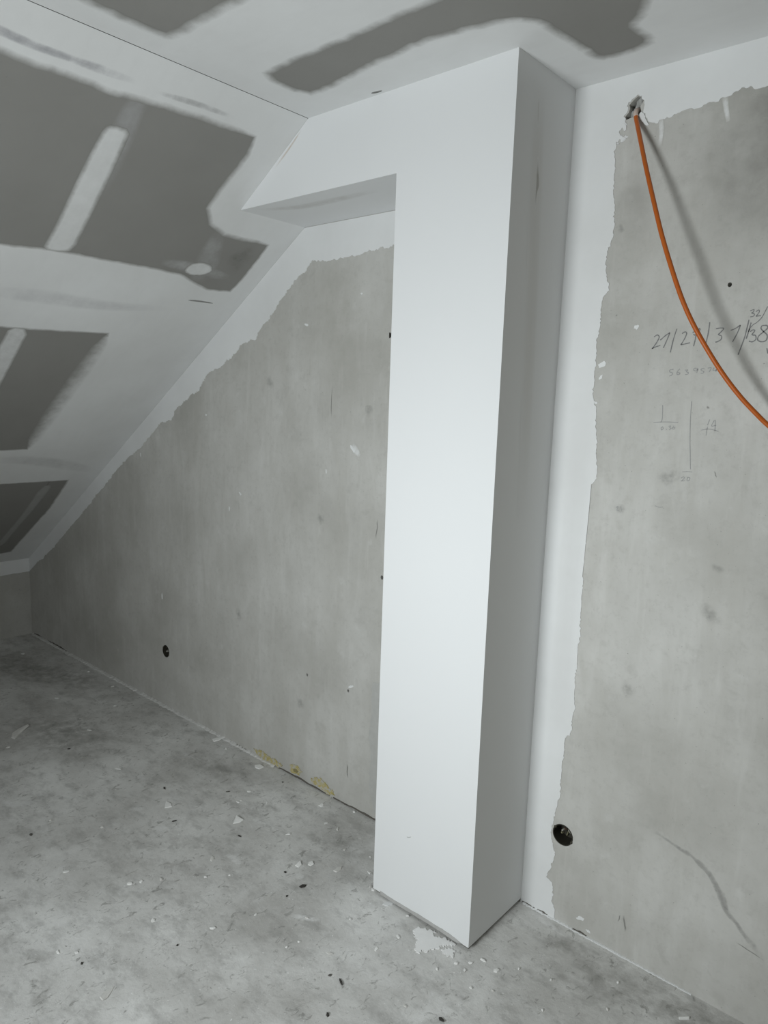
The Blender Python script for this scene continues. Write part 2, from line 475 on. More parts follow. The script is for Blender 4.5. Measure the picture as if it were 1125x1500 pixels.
wins = [rough_w(w1, f1, .003, .02), rough_w(w2, f2, .002, .03), rough_w(w3, f3, .003, .03),
        ([(-3.7, .74), (-3.7, .14), (-2.15, .14), (-2.15, .74)], .02), ([(-3.7, 2.03), (-3.7, 1.14), (-2.15, 1.14), (-2.15, 2.03)], .02), ([(-3.7, 3.3), (-3.7, 2.37), (-1.7, 2.37), (-1.7, 3.3)], .02)]
skim('joint_filler', F_SLOPE, [(YF, .0014), (0, .0014), (0, SLEN), (YF, SLEN)], wins, .0009, 'board', 'white', slope, .45)
# tapes across the windows and thin smears
T1 = [(152, 186), (165, 182), (193, 190), (183, 214), (171, 239), (158, 268), (145, 294), (126, 332), (108, 368), (84, 371), (60, 366), (73, 343), (85, 320), (100, 288), (115, 256), (126, 234), (137, 213)]
smear('joint_tape', F_SLOPE, F_SLOPE.pts(T1), .016, .0012, 'board', 'white', slope, .92, .55, 22)
streak('joint_tape', F_SLOPE, [(212, 136, 15), (196, 160, 17), (180, 195, 19), (160, 235, 20), (135, 290, 18)], .0006, 'board', (.45, .45, .46), slope, .5, .5, 20)
T2 = [(14, 477), (45, 482), (28, 513), (10, 548), (-20, 604), (-60, 680), (-100, 680), (-40, 574), (0, 503)]
smear('joint_tape', F_SLOPE, F_SLOPE.pts(T2), .012, .0012, 'board', 'white', slope, .75, .45)
T3 = [(60, 712), (79, 709), (66, 727), (45, 752), (24, 776), (5, 800), (-10, 800), (12, 778), (38, 745)]
smear('joint_tape', F_SLOPE, F_SLOPE.pts(T3), .012, .0012, 'board', (.42, .42, .41), slope, .7, .4)
smear('joint_filler', F_SLOPE, F_SLOPE.pts([(268, 398), (276, 387), (296, 383), (311, 388), (312, 398), (296, 404), (280, 404)]), .010, .0011, 'board', 'white', slope, .85)
streak('joint_filler', F_SLOPE, [(322, 338, 8), (312, 362, 13), (300, 392, 16), (290, 415, 9)], .0006, 'board', (.42, .42, .42), slope, .5, .7, 20)
streak('joint_filler', F_SLOPE, [(235, 384, 5), (262, 388, 9), (300, 398, 10), (340, 408, 4)], .0008, 'board', (.45, .45, .45), slope, .55, .8, 20)
soft_patch('stain', F_SLOPE, F_SLOPE.at(352, 380), .05, .09, .2, .0004, 'board', (.17, .168, .155), slope, .55, .9, 22)
streak('filler_streak', F_SLOPE, [(-30, 32, 7), (0, 44, 9), (50, 66, 8), (100, 84, 7), (150, 102, 8), (200, 120, 5)], .0014, 'white', (.36, .36, .38), slope, .75, .9, 18)
streak('filler_streak', F_SLOPE, [(228, 134, 3), (262, 144, 5), (300, 156, 5), (345, 173, 3)], .0014, 'white', (.40, .40, .40), slope, .6, .9, 18)
streak('filler_streak', F_SLOPE, [(-30, 425, 10), (60, 434, 14), (150, 447, 10), (250, 452, 5)], .0014, 'white', (.55, .55, .56), slope, .45, .7, 12)
streak('filler_streak', F_SLOPE, [(-10, 674, 6), (40, 674, 9), (90, 680, 9), (140, 690, 4)], .0014, 'white', (.5, .5, .5), slope, .4, .7, 12)
smear('filler_crack', F_SLOPE, F_SLOPE.pts([(275, 438.5), (290, 439), (312, 443), (312, 445), (290, 442), (276, 440.5)]), .0015, .0015, 'white', (.22, .22, .21), slope, .9, .2)
smear('filler_crack', F_CEIL, F_CEIL.pts([(543, 135), (550, 133), (560, 131), (560, 133.5), (552, 136), (544, 137)]), .0015, .0015, 'white', (.16, .16, .15), ceil, .9, .2)

# ---- white plaster bands on the gable wall
tagL = [(45, 813), (147, 690), (237, 576), (340, 455), (445, 334), (576, 303)]
edgeL = [(576, 358), (567, 363), (552, 365), (536, 369), (512, 376), (484, 382), (458, 381), (447, 399), (435, 409), (426, 421), (414, 436), (401, 458), (388, 474), (382, 482), (375, 498), (355, 504), (350, 512), (327, 535), (303, 549), (297, 559), (292, 573), (282, 576), (258, 600), (251, 616), (237, 618), (225, 633), (204, 658), (190, 668), (172, 687), (147, 719), (129, 741), (110, 764), (90, 788), (74, 806), (51, 828)]
eL = F_WALL.pts(edgeL)
eL = [(XA + .02, eL[0][1])] + eL
def sl_z(x): return H - (XS - x) * KS
bandL = fract(eL, .009, .006, R0, closed=False) + [(XK, HK - .085), (XK, HK - .002), (XL, HL - .002), (XA + .02, HL - .002)]
slab('plaster_band', F_WALL, bandL, -.001, .0018, plain('white'), wall)
edgeR = [(1107, 131), (1096, 129), (1078, 134), (1069, 141), (1053, 149), (1037, 151), (1026, 158), (996, 165), (983, 172), (969, 175), (961, 181), (952, 179), (946, 172), (943.5, 160), (944.5, 148), (941, 140), (934, 139), (926, 146), (920.5, 153), (921, 159), (919, 165), (914, 171), (916, 178), (919, 183), (911, 188), (907, 194), (915, 203), (903, 208), (901, 227), (900, 258), (899, 287), (901, 306), (901, 330), (896, 352), (890, 371), (888, 398), (893, 425), (882, 442), (880, 460), (879, 480), (874, 504), (871, 549), (870, 584), (874, 597), (873, 664), (875, 693), (866, 712), (860, 760), (857, 808), (852, 888), (846, 960), (842, 1010), (839, 1050), (836, 1073), (827, 1082), (823, 1131), (817, 1180), (811, 1205), (808, 1224), (811, 1242), (813.5, 1252), (808, 1271), (800.5, 1284), (809, 1292), (808, 1319), (813, 1333)]
eR = F_WALL.pts(edgeR)
eR = [(XR, eR[0][1] - .03), (1.9, eR[0][1] + .01), (1.4, eR[0][1] - .02), (1.0, eR[0][1] + .01)] + eR
eR2 = fract(eR, .006, .005, R0, closed=False)
bandR = eR2 + [(eR[-1][0], .0), (XB - .02, .0), (XB - .02, H - .001), (XR, H - .001)]
slab('plaster_band', F_WALL, bandR, -.001, .0018, plain('white'), wall)
# thinner greyer coat in the lower half of the right band
streak('plaster_band', F_WALL, [(848, 575, 16), (845, 640, 26), (842, 720, 24), (834, 820, 22), (826, 920, 20), (818, 1030, 18), (812, 1100, 12)], .0021, 'white', (.64, .64, .63), wall, .40, .3, 8)
# splashes beside the bands and other light marks on the bare render
spl = [(883, 534, 6, 4.5, .4), (880, 553, 4, 2.2, 1.0), (873, 590, 3, 2, 0), (932.6, 479, 3.3, 3.2, 0), (517, 658, 8, 2.5, -.7), (237.5, 874, 1.3, 5.5, 0), (514, 1006, 6, 2.2, .5), (449, 476, 4.5, 1.6, -.2), (530, 430, 2, 1.4, 0), (478, 690, 1.2, 4, .1), (850, 1345, 5, 3, .4), (862, 1364, 3, 2, 0), (915, 203, 5, 2.5, .5), (352, 723, 3, 1.5, -.6), (336, 745, 1.2, 4, 0), (206, 666, 1.2, 3, 0), (302, 608, 2, 1.5, 0)]
for u, v, a, b, r in spl:
    dist = (Vector((F_WALL.at(u, v)[0], 0, F_WALL.at(u, v)[1])) - CAM).length
    k = dist / FPX
    pl = ellipse(F_WALL.at(u, v), a * k, b * k * .9, 12, r, R0, .32)
    slab('plaster_splash', F_WALL, pl, -.001, .0010, plain('white'), wall)
for L in ([(968, 172, 4), (969, 190, 4), (967, 214, 3)], [(1062, 140, 5), (1064, 160, 4), (1067, 178, 3)], [(516, 652, 5), (522, 661, 5), (528, 668, 3)]):
    streak('plaster_splash', F_WALL, L, .0012, 'concrete', 'white', wall, .8, .8, 60)
# filler strip at the head of the knee wall
slab('plaster_band', F_KNEE, fract([(YF, HK - .09), (-1.0, HK - .085), (-.4, HK - .088), (0, HK - .086), (0, HK), (YF, HK)], .003, .02, R0, keep=(3, 4, 5)), -.001, .0015, plain('white'), knee)

# ---- lines, stains, scratches on the bare render
def stroke(fr, P, wid, h, wob=.0004, seed=1):
    rg = random.Random(seed); P = [Vector((a, b)) for a, b in P]; V = []; Fc = []
    for i, p in enumerate(P):
        d = P[min(i + 1, len(P) - 1)] - P[max(i - 1, 0)]
        if d.length < 1e-9: d = Vector((1, 0))
        d.normalize(); n = Vector((-d.y, d.x)) * wid * .5 * rg.uniform(.7, 1.15)
        V += [fr.p(p.x + n.x, p.y + n.y, h), fr.p(p.x - n.x, p.y - n.y, h)]
        if i: Fc.append((2 * i - 2, 2 * i - 1, 2 * i + 1, 2 * i))
    return V, Fc
def crop4(L): return [(880 + x / 4.412, 420 + y / 4.412) for x, y in L]
def writing(name, strokes, wid, mat, parent):
    V = []; Fc = []
    for k, s in enumerate(strokes):
        q = F_WALL.pts(crop4(s))
        q = [(p.x, p.y) for p in catmull([Vector((a, b, 0)) for a, b in q], 5)] if len(q) > 2 else q
        v, f = stroke(F_WALL, q, wid, .0005, seed=k); b = len(V); V += v; Fc += [tuple(i + b for i in t) for t in f]
    me = mesh(name, V, Fc, mat, parent, attr=[1.0] * len(V)); return me
PEN = colour('pencil', (.19, .19, .19), .6, .25, 300); PEN2 = colour('pencil_faint', (.33, .33, .325), .6, .25, 300)
num1 = [[(345, 325), (365, 312), (378, 325), (365, 355), (345, 385), (332, 402)], [(332, 400), (358, 388), (385, 380)], [(385, 345), (420, 315), (447, 297)], [(447, 297), (430, 340), (405, 395)],
        [(492, 272), (470, 340), (450, 425)], [(526, 302), (548, 292), (555, 305), (540, 340), (518, 375)], [(518, 375), (545, 370), (577, 362)],
        [(594, 300), (606, 288), (620, 292), (612, 312), (598, 308)], [(620, 292), (610, 345), (600, 385)], [(632, 277), (638, 270), (642, 278), (636, 285), (632, 277)],
        [(705, 230), (695, 300), (678, 372)], [(745, 272), (778, 267), (795, 272), (772, 298), (760, 310), (780, 318), (778, 340), (755, 355), (740, 358)],
        [(840, 282), (870, 270), (903, 248)], [(903, 248), (885, 295), (852, 357)], [(958, 214), (932, 320), (905, 395), (888, 440)], [(972, 232), (955, 290), (940, 337)],
        [(965, 290), (985, 279), (996, 285), (978, 310), (1000, 315), (1002, 340), (980, 356), (958, 352)],
        [(1076, 250), (1045, 252), (1036, 270), (1052, 290), (1075, 312), (1070, 345), (1042, 356), (1015, 345), (1020, 320), (1048, 295), (1078, 268), (1076, 250)], [(1074, 398), (1080, 432)]]
num2 = [[(966, 156), (990, 148), (986, 163), (975, 170), (992, 175), (988, 190), (966, 195)], [(1003, 162), (1020, 150), (1026, 160), (1015, 178), (1003, 191)], [(1003, 191), (1036, 187)],
        [(1079, 128), (1060, 165), (1040, 200), (1010, 230), (985, 246), (965, 268), (955, 292)]]
num3 = [[(470, 535), (448, 538), (447, 552), (462, 556), (460, 570), (443, 578)], [(512, 530), (496, 548), (492, 565), (505, 568), (512, 558), (497, 555)], [(545, 540), (562, 538), (553, 549), (567, 556), (560, 566), (546, 568)],
        [(625, 530), (605, 527), (602, 540), (616, 544), (627, 532), (620, 558)], [(672, 530), (652, 530), (650, 542), (665, 547), (662, 558), (646, 560)], [(692, 526), (714, 525), (700, 552)], [(733, 523), (726, 541), (750, 538)], [(748, 528), (744, 550)]]
num4 = [[(400, 765), (398, 850), (388, 876)], [(340, 877), (420, 874), (500, 877)], [(390, 912), (400, 905), (403, 920), (392, 926), (390, 912)], [(438, 902), (453, 900), (445, 910), (456, 916), (442, 925)], [(474, 898), (462, 915), (474, 920), (480, 910), (465, 910)], [(425, 922), (428, 924)],
        [(588, 740), (580, 850), (577, 1000), (580, 1180)], [(525, 1197), (560, 1195), (592, 1197)], [(520, 1237), (534, 1228), (540, 1238), (520, 1256)], [(520, 1256), (546, 1253)], [(562, 1231), (576, 1236), (572, 1251), (557, 1252), (562, 1231)],
        [(705, 858), (690, 895)], [(735, 862), (716, 900), (746, 896)], [(741, 860), (738, 935)], [(650, 927), (700, 920), (762, 935)], [(690, 905), (680, 962)], [(98, 1430), (112, 1420), (105, 1445), (120, 1446)], [(130, 1420), (135, 1450)], [(350, 1415), (375, 1425), (402, 1424)]]
o = writing('pencil_writing', num1, .0026, PEN, wall); o['label'] = 'pencilled row of numbers 21/29/37/38'
o = writing('pencil_writing', num2, .0018, PEN, wall); o['label'] = 'pencilled 32 with slash above the number row'
o = writing('pencil_writing', num3, .0020, PEN2, wall); o['label'] = 'small faint pencilled number 5639574'
o = writing('pencil_sketch', num4, .0017, PEN2, wall); o['label'] = 'faint pencilled lines and dimensions'

st = [(953, 1219, 2), (960, 1219, 3.5), (968, 1224, 2), (987, 1237, 2.4), (1000, 1246, 3), (1007, 1250, 3.8), (1014, 1255, 2.2), (1026, 1266, 4.5), (1039, 1280, 4), (1049, 1298, 4.5), (1058, 1316, 6), (1064, 1335, 4), (1078, 1352, 3.5), (1091, 1371, 3.5), (1104, 1386, 5), (1114, 1404, 5), (1117, 1424, 3)]
def ribbon(L):
    a = []; b = []
    for i, (u, v, r) in enumerate(L):
        p = L[max(i - 1, 0)]; q = L[min(i + 1, len(L) - 1)]; d = Vector((q[0] - p[0], q[1] - p[1])).normalized()
        a.append((u - d.y * r, v + d.x * r)); b.append((u + d.y * r, v - d.x * r))
    return a + b[::-1]
o = streak('damp_stain', F_WALL, [(u, v, r * 1.15) for u, v, r in st], .0006, 'concrete', (.30, .295, .28), wall, .8, 1.0, 60); o['label'] = 'curved grey damp streak on bare render'
sm = [(487, 558, 485.5, 612, .8), (1078, 1380, 1121, 1408, .9), (913, 1340, 916, 1365, 1.3), (909, 1340, 905, 1350, .8), (1046, 690, 1050, 700, .8), (553, 760, 551, 790, .8), (508, 1118, 510, 1140, 1)]
for k, (a, b, c_, d_, r) in enumerate(sm):
    streak('scratch', F_WALL, [(a + (c_ - a) * t / 5 + R0.uniform(-.7, .7), b + (d_ - b) * t / 5, r * 1.2) for t in range(6)], .0006, 'concrete', (.2, .195, .18), wall, .9, .5, 60)
for k, (u, v, r) in enumerate([(1051, 833, 5), (908, 745, 6), (395, 560, 9), (540, 600, 8), (470, 760, 8), (980, 700, 9), (1040, 900, 9), (920, 1010, 8), (440, 1030, 9), (350, 900, 9), (910, 335, 4), (1037, 597, 1.4), (903, 462, 1.0)]):
    soft_patch('stain', F_WALL, F_WALL.at(u, v), r * .0030, r * .0038, R0.uniform(0, 3), .0005, 'concrete', (.26, .255, .24), wall, .5 if r > 2 else .95, .9, 60, k)
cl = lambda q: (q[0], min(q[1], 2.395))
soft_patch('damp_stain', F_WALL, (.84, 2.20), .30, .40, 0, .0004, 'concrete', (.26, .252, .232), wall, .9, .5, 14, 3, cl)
soft_patch('damp_stain', F_WALL, F_WALL.at(935, 290), .07, .15, 0, .0005, 'concrete', (.36, .35, .325), wall, .5, .6, 14, 5)
soft_patch('damp_stain', F_WALL, F_WALL.at(490, 470), .30, .30, .4, .0005, 'concrete', (.40, .39, .355), wall, .55, .6, 14, 6, lambda q: (q[0], min(q[1], sl_z(q[0]) - .02)))
# rough lighter strip of old plaster beside the column foot
slab('plaster_residue', F_WALL, fract(F_WALL.pts([(546, 1000), (558, 1000), (556, 1195), (548, 1190), (541, 1150), (543, 1110), (540, 1080), (545, 1040)]), .004, .008, R0), -.001, .0012, colour('old_plaster', (.47, .47, .45)), wall)

# ---- joints at the foot of the walls
def bead(name, P0, P1, wfun, hfun, mat, parent, n=90, seed=3, dy=.002):
    rg = random.Random(seed); V = []; Fc = []
    for i in range(n + 1):
        x = P0 + (P1 - P0) * i / n; a = wfun(i / n) * rg.uniform(.55, 1.25); b = hfun(i / n) * rg.uniform(.5, 1.2)
        V += [(x, -.0002, b + .0006), (x, -a * .55 - dy, b * .55 + .0008), (x, -a - dy, .0003)]
        if i:
            for j in (0, 1): Fc.append((3 * i - 3 + j, 3 * i - 2 + j, 3 * i + 1 + j, 3 * i + j))
    return mesh(name, V, Fc, mat, parent)
bead('plaster_bead', XB + .01, .78, lambda t: .006 * (1 - .7 * t) + .0015, lambda t: .004 * (1 - .5 * t), plain('white'), wall, 150, 5)
bead('plaster_bead', XK + .02, -.95, lambda t: .020 - .008 * t, lambda t: .007, colour('dusty_plaster', (.66, .655, .635)), wall, 260, 8)
CR = colour('dark_joint', (.13, .12, .105))
def crackline(a, b, wid, seed):
    rg = random.Random(seed); n = max(6, int(abs(b - a) / .02)); L = []
    top = []; bot = []
    for i in range(n + 1):
        x = a + (b - a) * i / n; c0 = .004 + rg.uniform(-.0015, .0015); k = math.sin(math.pi * min(max(i / n, .08), .92)) * wid * rg.uniform(.5, 1.2)
        top.append((x, c0 + k)); bot.append((x, c0 - .0018))
    slab('floor_joint', F_WALL, bot + top[::-1], -.001, .0026, CR, wall)
for a, b, wd, sd in ((-1.35, -1.02, .002, 1), (-.95, -.62, .005, 2), (-.60, -.14, .006, 3), (-3.15, -2.86, .010, 5), (-3.34, -3.22, .008, 6), (.255, .30, .004, 7), (.31, .345, .005, 9), (.43, .475, .004, 8)):
    crackline(a, b, wd, sd)
# spatters of filler on the floor at the wall foot
for u, v, a, b in ((566, 1325, 9, 4), (626, 1379, 25, 20), (653, 1395, 13, 9), (640, 1366, 12, 4)):
    pass
SPL = [(608, 1362), (616, 1361), (630, 1362), (640, 1366), (636, 1373), (652, 1374), (668, 1384), (658, 1385), (644, 1386), (636, 1392), (626, 1396), (618, 1392), (611, 1396), (609, 1385), (613, 1377), (608, 1370)]
spat = slab('plaster_spatter', F_FLOOR, fract(F_FLOOR.pts(SPL), .012, .004, R0), 0, .0025, colour('fresh_plaster', (.86, .86, .85), .9, .06, 50))
tag(spat, 'large ragged white plaster spatter on the floor at the foot of the column', 'plaster spatter')
SPL2 = [(646, 1392), (658, 1390), (667, 1394), (664, 1404), (655, 1402), (648, 1398)]
spat = slab('plaster_spatter', F_FLOOR, fract(F_FLOOR.pts(SPL2), .009, .004, R0), 0, .003, colour('fresh_plaster', (.86, .86, .85)))
tag(spat, 'smaller white plaster spatter right beside the large one at the column corner', 'plaster spatter')
SPL3 = [(560, 1326), (566, 1322), (577, 1320), (578, 1324), (568, 1328)]
spat = slab('plaster_spatter', F_FLOOR, fract(F_FLOOR.pts(SPL3), .004, .005, R0), 0, .003, plain('white'))
tag(spat, 'thin white plaster smear on the floor under the column front left edge', 'plaster spatter')
for pl in ([(325, 1250), (345, 1247), (372, 1262), (352, 1268), (338, 1263), (328, 1258)], [(425, 1340), (450, 1335), (470, 1348), (440, 1356)], [(222, 1213), (234, 1209), (250, 1214), (240, 1218)], [(190, 1184), (204, 1181), (212, 1185), (200, 1189)],
           [(0, 1170), (20, 1165), (60, 1172), (30, 1190), (0, 1195)], [(430, 1281), (441, 1279), (445, 1286), (436, 1289)], [(770, 1330), (800, 1345), (840, 1365), (830, 1372), (780, 1350), (765, 1338)]):
    streak('dust_smear', F_FLOOR, [(pl[0][0], pl[0][1], 3), (sum(q[0] for q in pl) / len(pl), sum(q[1] for q in pl) / len(pl), 6), (pl[len(pl) // 2][0], pl[len(pl) // 2][1], 3)], .0006, 'floor', (.80, .80, .79), floor, .6, 1.2, 50)

for k, (u, v, a, b, st_) in enumerate([(900, 1450, .22, .12, .45), (1010, 1490, .20, .10, .55), (830, 1385, .12, .06, .4), (500, 1235, .16, .10, .45), (60, 985, .6, .22, .5), (90, 1075, .45, .22, .5), (330, 1130, .25, .1, .35)]):  # right patches are dirt; far-left ones paint the lamp's falloff into the floor
    soft_patch('dirt_and_falloff', F_FLOOR, F_FLOOR.at(u, v), a, b, .3, .0004, 'floor', (.24, .233, .215), floor, st_, 1.0, 20, k, lambda q: (min(q[0], 2.2), min(q[1], -.004)))
# ================================================================== BOXED COLUMN WITH BEAM
col = empty('boxed_column', (XB - .18, -DP / 2, 0))
tag(col, 'white painted boxed column reaching the ceiling with a short beam onto the slope', 'column')
GAP = .012
P_ = plain('paint')
shaft = box('shaft', (XA, XB, -DP, -.0005, GAP, H - .001), P_, col)
e = .0012
bp = [(XL + e * 2, HL), (XA, HL), (XA, H - .001), (XS + e, H - .001)]
V = [(x, -DP, z) for x, z in bp] + [(x, -.0005, z) for x, z in bp]
beam = mesh('beam', V, [(0, 1, 2, 3), (4, 7, 6, 5), (0, 4, 5, 1), (1, 5, 6, 2), (2, 6, 7, 3), (3, 7, 4, 0)], P_, col)
box('base_strip', (XA + .006, XB - .006, -DP + .008, -.001, 0, GAP), colour('dusty_grey', (.24, .235, .22)), col)
# smudges on the side, on the soffit and a nick on the front
streak('smudge', F_SIDE, [(792, 120, 12), (788, 200, 13), (784, 300, 14), (780, 420, 13), (772, 600, 12), (764, 760, 8)], .0003, 'paint', (.64, .63, .61), shaft, .45, .1)
streak('smudge', F_SIDE, [(790, 142, 5), (789, 162, 6), (788, 186, 5)], .0004, 'paint', (.56, .55, .53), shaft, .45, .3)
streak('smudge', F_SIDE, [(788, 230, 2.5), (787, 255, 6), (786.5, 270, 7), (785, 285, 5), (784, 306, 2.5)], .0005, 'paint', (.36, .35, .32), shaft, .75, .3)
streak('smudge', F_SOFF, [(380, 308, 3), (440, 303, 5), (490, 293, 5), (550, 279, 4)], .0005, 'paint', (.52, .51, .49), beam, .45, .5)
smear('nick', F_FRONT, F_FRONT.pts([(595, 1225), (599, 1226), (603, 1225), (601, 1227.5), (597, 1227.5)]), .001, .0005, 'paint', (.4, .4, .4), shaft, .8, .2)
streak('tape_edge', F_FRONT, [(441, 191, 1.2), (424, 217, 1.5), (403, 246, 1.2)], .0005, 'paint', (.60, .53, .46), beam, .8, .6)
# ragged edge of filler along the foot of the front face
bm_ = F_FRONT
ft = fract([(XA + .03, .004), (XA + .03, .018), (XA + .12, .017), (XA + .22, .02), (XA + .30, .02), (XB - .02, .013), (XB - .05, .006), (XA + .25, .009), (XA + .12, .006)], .002, .008, R0)
slab('filler_edge', F_FRONT, ft, -.004, .0008, colour('grey_filler', (.46, .455, .44)), shaft)

# ================================================================== SOCKET BOXES
def cup(name, c, r, depth, mat, parent, seg=26):
    V = []; Fc = []
    prof = [(r, -.0002), (r, -depth), (0.0, -depth)]
    ri = r - .002
    prof = [(r, 0.0004), (r, -depth), (ri * .999, -depth), (ri, -.0), ]
    rings = [(r, .0006), (r, -depth + .0005), (ri, -depth + .002), (ri, .0006)]
    for rr, h in rings:
        V += [F_WALL.p(c[0] + rr * math.cos(2 * math.pi * k / seg), c[1] + rr * math.sin(2 * math.pi * k / seg), h) for k in range(seg)]
    for a, b in ((0, 1), (2, 3), (3, 0)):
        for k in range(seg): Fc.append((a * seg + k, a * seg + (k + 1) % seg, b * seg + (k + 1) % seg, b * seg + k))
    Fc.append(tuple(range(seg, 2 * seg))); Fc.append(tuple(range(2 * seg, 3 * seg)))
    return mesh(name, V, Fc, mat, parent)
def socket(c, r, depth, label, seed, wires):
    rg = random.Random(seed)
    t = empty('socket_box', F_WALL.p(c[0], c[1], -depth / 2)); tag(t, label, 'socket box', 'flush socket boxes in the gable wall')
    cp = cup('cup', c, r, depth, colour('box_plastic', (.045, .042, .032), .55, .2), t)
    cols = [((.36, .35, .31), 'grey_wire'), ((.20, .19, .12), 'olive_wire'), ((.10, .05, .03), 'brown_wire')]
    for k in range(wires):
        a0 = rg.uniform(0, 6.28); q = rg.uniform(.3, .7) * r
        P = [F_WALL.p(c[0] + q * math.cos(a0 + t_ * 1.5) * (1 - .3 * t_), c[1] + q * math.sin(a0 + t_ * 1.8) * (1 - .2 * t_) + .006 * t_, -depth + .004 + depth * .72 * math.sin(t_ * 2.4)) for t_ in [i / 10 for i in range(11)]]
        tube('wire', P, .0018 if k else .0028, colour(cols[k % 3][1], cols[k % 3][0], .5), t, 7)
    for a0 in (math.pi * .82, -math.pi * .12):
        tube('lug', [F_WALL.p(c[0] + math.cos(a0) * r * .9, c[1] + math.sin(a0) * r * .9, -.006), F_WALL.p(c[0] + math.cos(a0) * r * 1.0, c[1] + math.sin(a0) * r * 1.0, .0012)], .004, colour('box_plastic2', (.06, .055, .04), .6), cp, 8)
    return t
socket(sock_r, .0325, .050, 'round dark socket box with loose wires low on the wall right of the column', 4, 5)
socket(sock_l, .0290, .046, 'round dark socket box low on the shaded wall left of the column', 9, 3)

# rubble inside the broken hole
RUB = colour('rubble', (.40, .40, .385), .9, .35, 90)
def rock(name, c, r, mat, parent, seed, sq=(1, 1, 1)):
    rg = random.Random(seed); bm = bmesh.new(); bmesh.ops.create_icosphere(bm, subdivisions=2, radius=1)
    for v in bm.verts:
        n = 1 + .35 * mnoise.noise(v.co * 1.7 + Vector((seed, 0, 0))) + rg.uniform(-.06, .06)
        v.co = Vector((v.co.x * sq[0], v.co.y * sq[1], v.co.z * sq[2])) * n * r
    me = bpy.data.meshes.new(name); bm.to_mesh(me); bm.free()
    for v in me.vertices: v.co += Vector(c)
    return link(name, me, mat, parent)
for k, (u, v, r, dpt, sq) in enumerate([(934, 149, .0105, .010, (1.0, .9, 1.2)), (937.5, 145, .0085, .006, (.8, .8, 1.3)), (931, 155, .010, .015, (1.2, .9, .8)), (925, 164, .007, .010, (.9, .9, 1.2)), (928, 160, .006, .008, (.7, .8, 1.2)), (924.5, 167, .006, .012, (1.5, .8, .7))]):
    a, b = F_WALL.at(u, v); rock('rubble', F_WALL.p(a, b, -dpt - .004), r * .88, RUB, wall, k + 1, sq)
# curled rim of plaster right of the hole
slab('plaster_flake', F_WALL, fract(F_WALL.pts([(935.5, 169.5), (940, 164), (944, 167), (948, 178), (951, 183), (947, 184), (941, 179)]), .002, .004, R0), -.001, .0028, plain('white'), wall)
for L in ([(911, 186), (915, 181), (918, 184), (918, 190), (915, 193), (913, 188)], [(909, 204), (914, 201), (918, 203), (912, 207)], [(903, 210), (907, 209), (907, 212)]):
    slab('plaster_flake', F_WALL, F_WALL.pts(L), -.001, .0030, plain('white'), wall)

# ================================================================== CABLE
CP = [(.4205, .045, 2.318), (.4210, .020, 2.315), (.4215, .006, 2.311), (.4235, -.005, 2.300), (.4285, -.011, 2.284), (.437, -.020, 2.265), (.460, -.045, 2.215), (.491, -.073, 2.142), (.527, -.098, 2.055), (.560, -.115, 1.972), (.595, -.126, 1.890),
      (.627, -.128, 1.817), (.658, -.124, 1.757), (.695, -.115, 1.696), (.730, -.105, 1.644), (.766, -.094, 1.598), (.798, -.082, 1.563), (.826, -.071, 1.535), (.90, -.055, 1.472), (1.0, -.05, 1.40), (1.12, -.06, 1.30), (1.24, -.08, 1.12), (1.30, -.11, .85), (1.31, -.14, .5), (1.29, -.16, .2),
      (1.30, -.18, .06), (1.36, -.22, .012), (1.5, -.3, .008), (1.66, -.36, .008), (1.75, -.3, .008), (1.7, -.2, .008), (1.55, -.16, .008)]
cb = tube('orange_cable', catmull(CP, 8), .0054, colour('orange_sheath', (.47, .105, .008), .45, .08, 20, .4), None, 12)
tag(cb, 'orange cable hanging from the broken hole near the ceiling', 'cable')
# pale sleeve where the cable leaves the wall
slv = tube('sleeve', catmull([(.4205, .040, 2.318), (.4210, .020, 2.315), (.4215, .006, 2.311), (.4235, -.005, 2.300), (.4262, -.0085, 2.291)], 5), .0059, colour('dusty_sleeve', (.62, .50, .44), .7), cb, 12)

# ================================================================== YELLOW FOAM AT THE WALL FOOT
t_ = NT('foam_yellow', .95); FO = t_.out(t_.mix(t_.ramp(t_.noise(75, 5, .7), [(.40, 0), (.56, 1)]), (.50, .49, .455), t_.mix(t_.noise(40, 3), (.40, .34, .13), (.56, .48, .20))))
foam = [([(372, 1096), (380, 1098), (392, 1106), (404, 1112), (414, 1121), (408, 1124), (398, 1118), (386, 1112), (377, 1104)], 'long streak of yellow foam residue at the wall foot farthest from the column'),
        ([(425, 1120), (431, 1119), (438, 1124), (443, 1131), (439, 1136), (431, 1132), (426, 1127)], 'middle dab of yellow foam residue with a hollow at the wall foot'),
        ([(455, 1140), (463, 1138), (472, 1142), (480, 1150), (488, 1158), (491, 1165), (484, 1164), (474, 1157), (462, 1149)], 'patch of yellow foam residue at the wall foot nearest the column')]
for k, (pl, lab) in enumerate(foam):
    q = fract(F_WALL.pts(pl), .010, .005, R0)
    q = [(a, max(b, .001)) for a, b in q]
    o = slab('foam_residue', F_WALL, q, 0, .004, FO); tag(o, lab, 'foam residue', 'yellow foam at the wall foot')
    cx = sum(a for a, b in q) / len(q); cz = sum(b for a, b in q) / len(q)
    if k != 1: continue
    inner = [(cx + (a - cx) * .45 + .004, max(cz + (b - cz) * .40 - .003, .0015)) for a, b in q]
    slab('hollow', F_WALL, inner, .003, .0046, colour('foam_dark', (.27, .24, .12), .9, .3, 120), o)

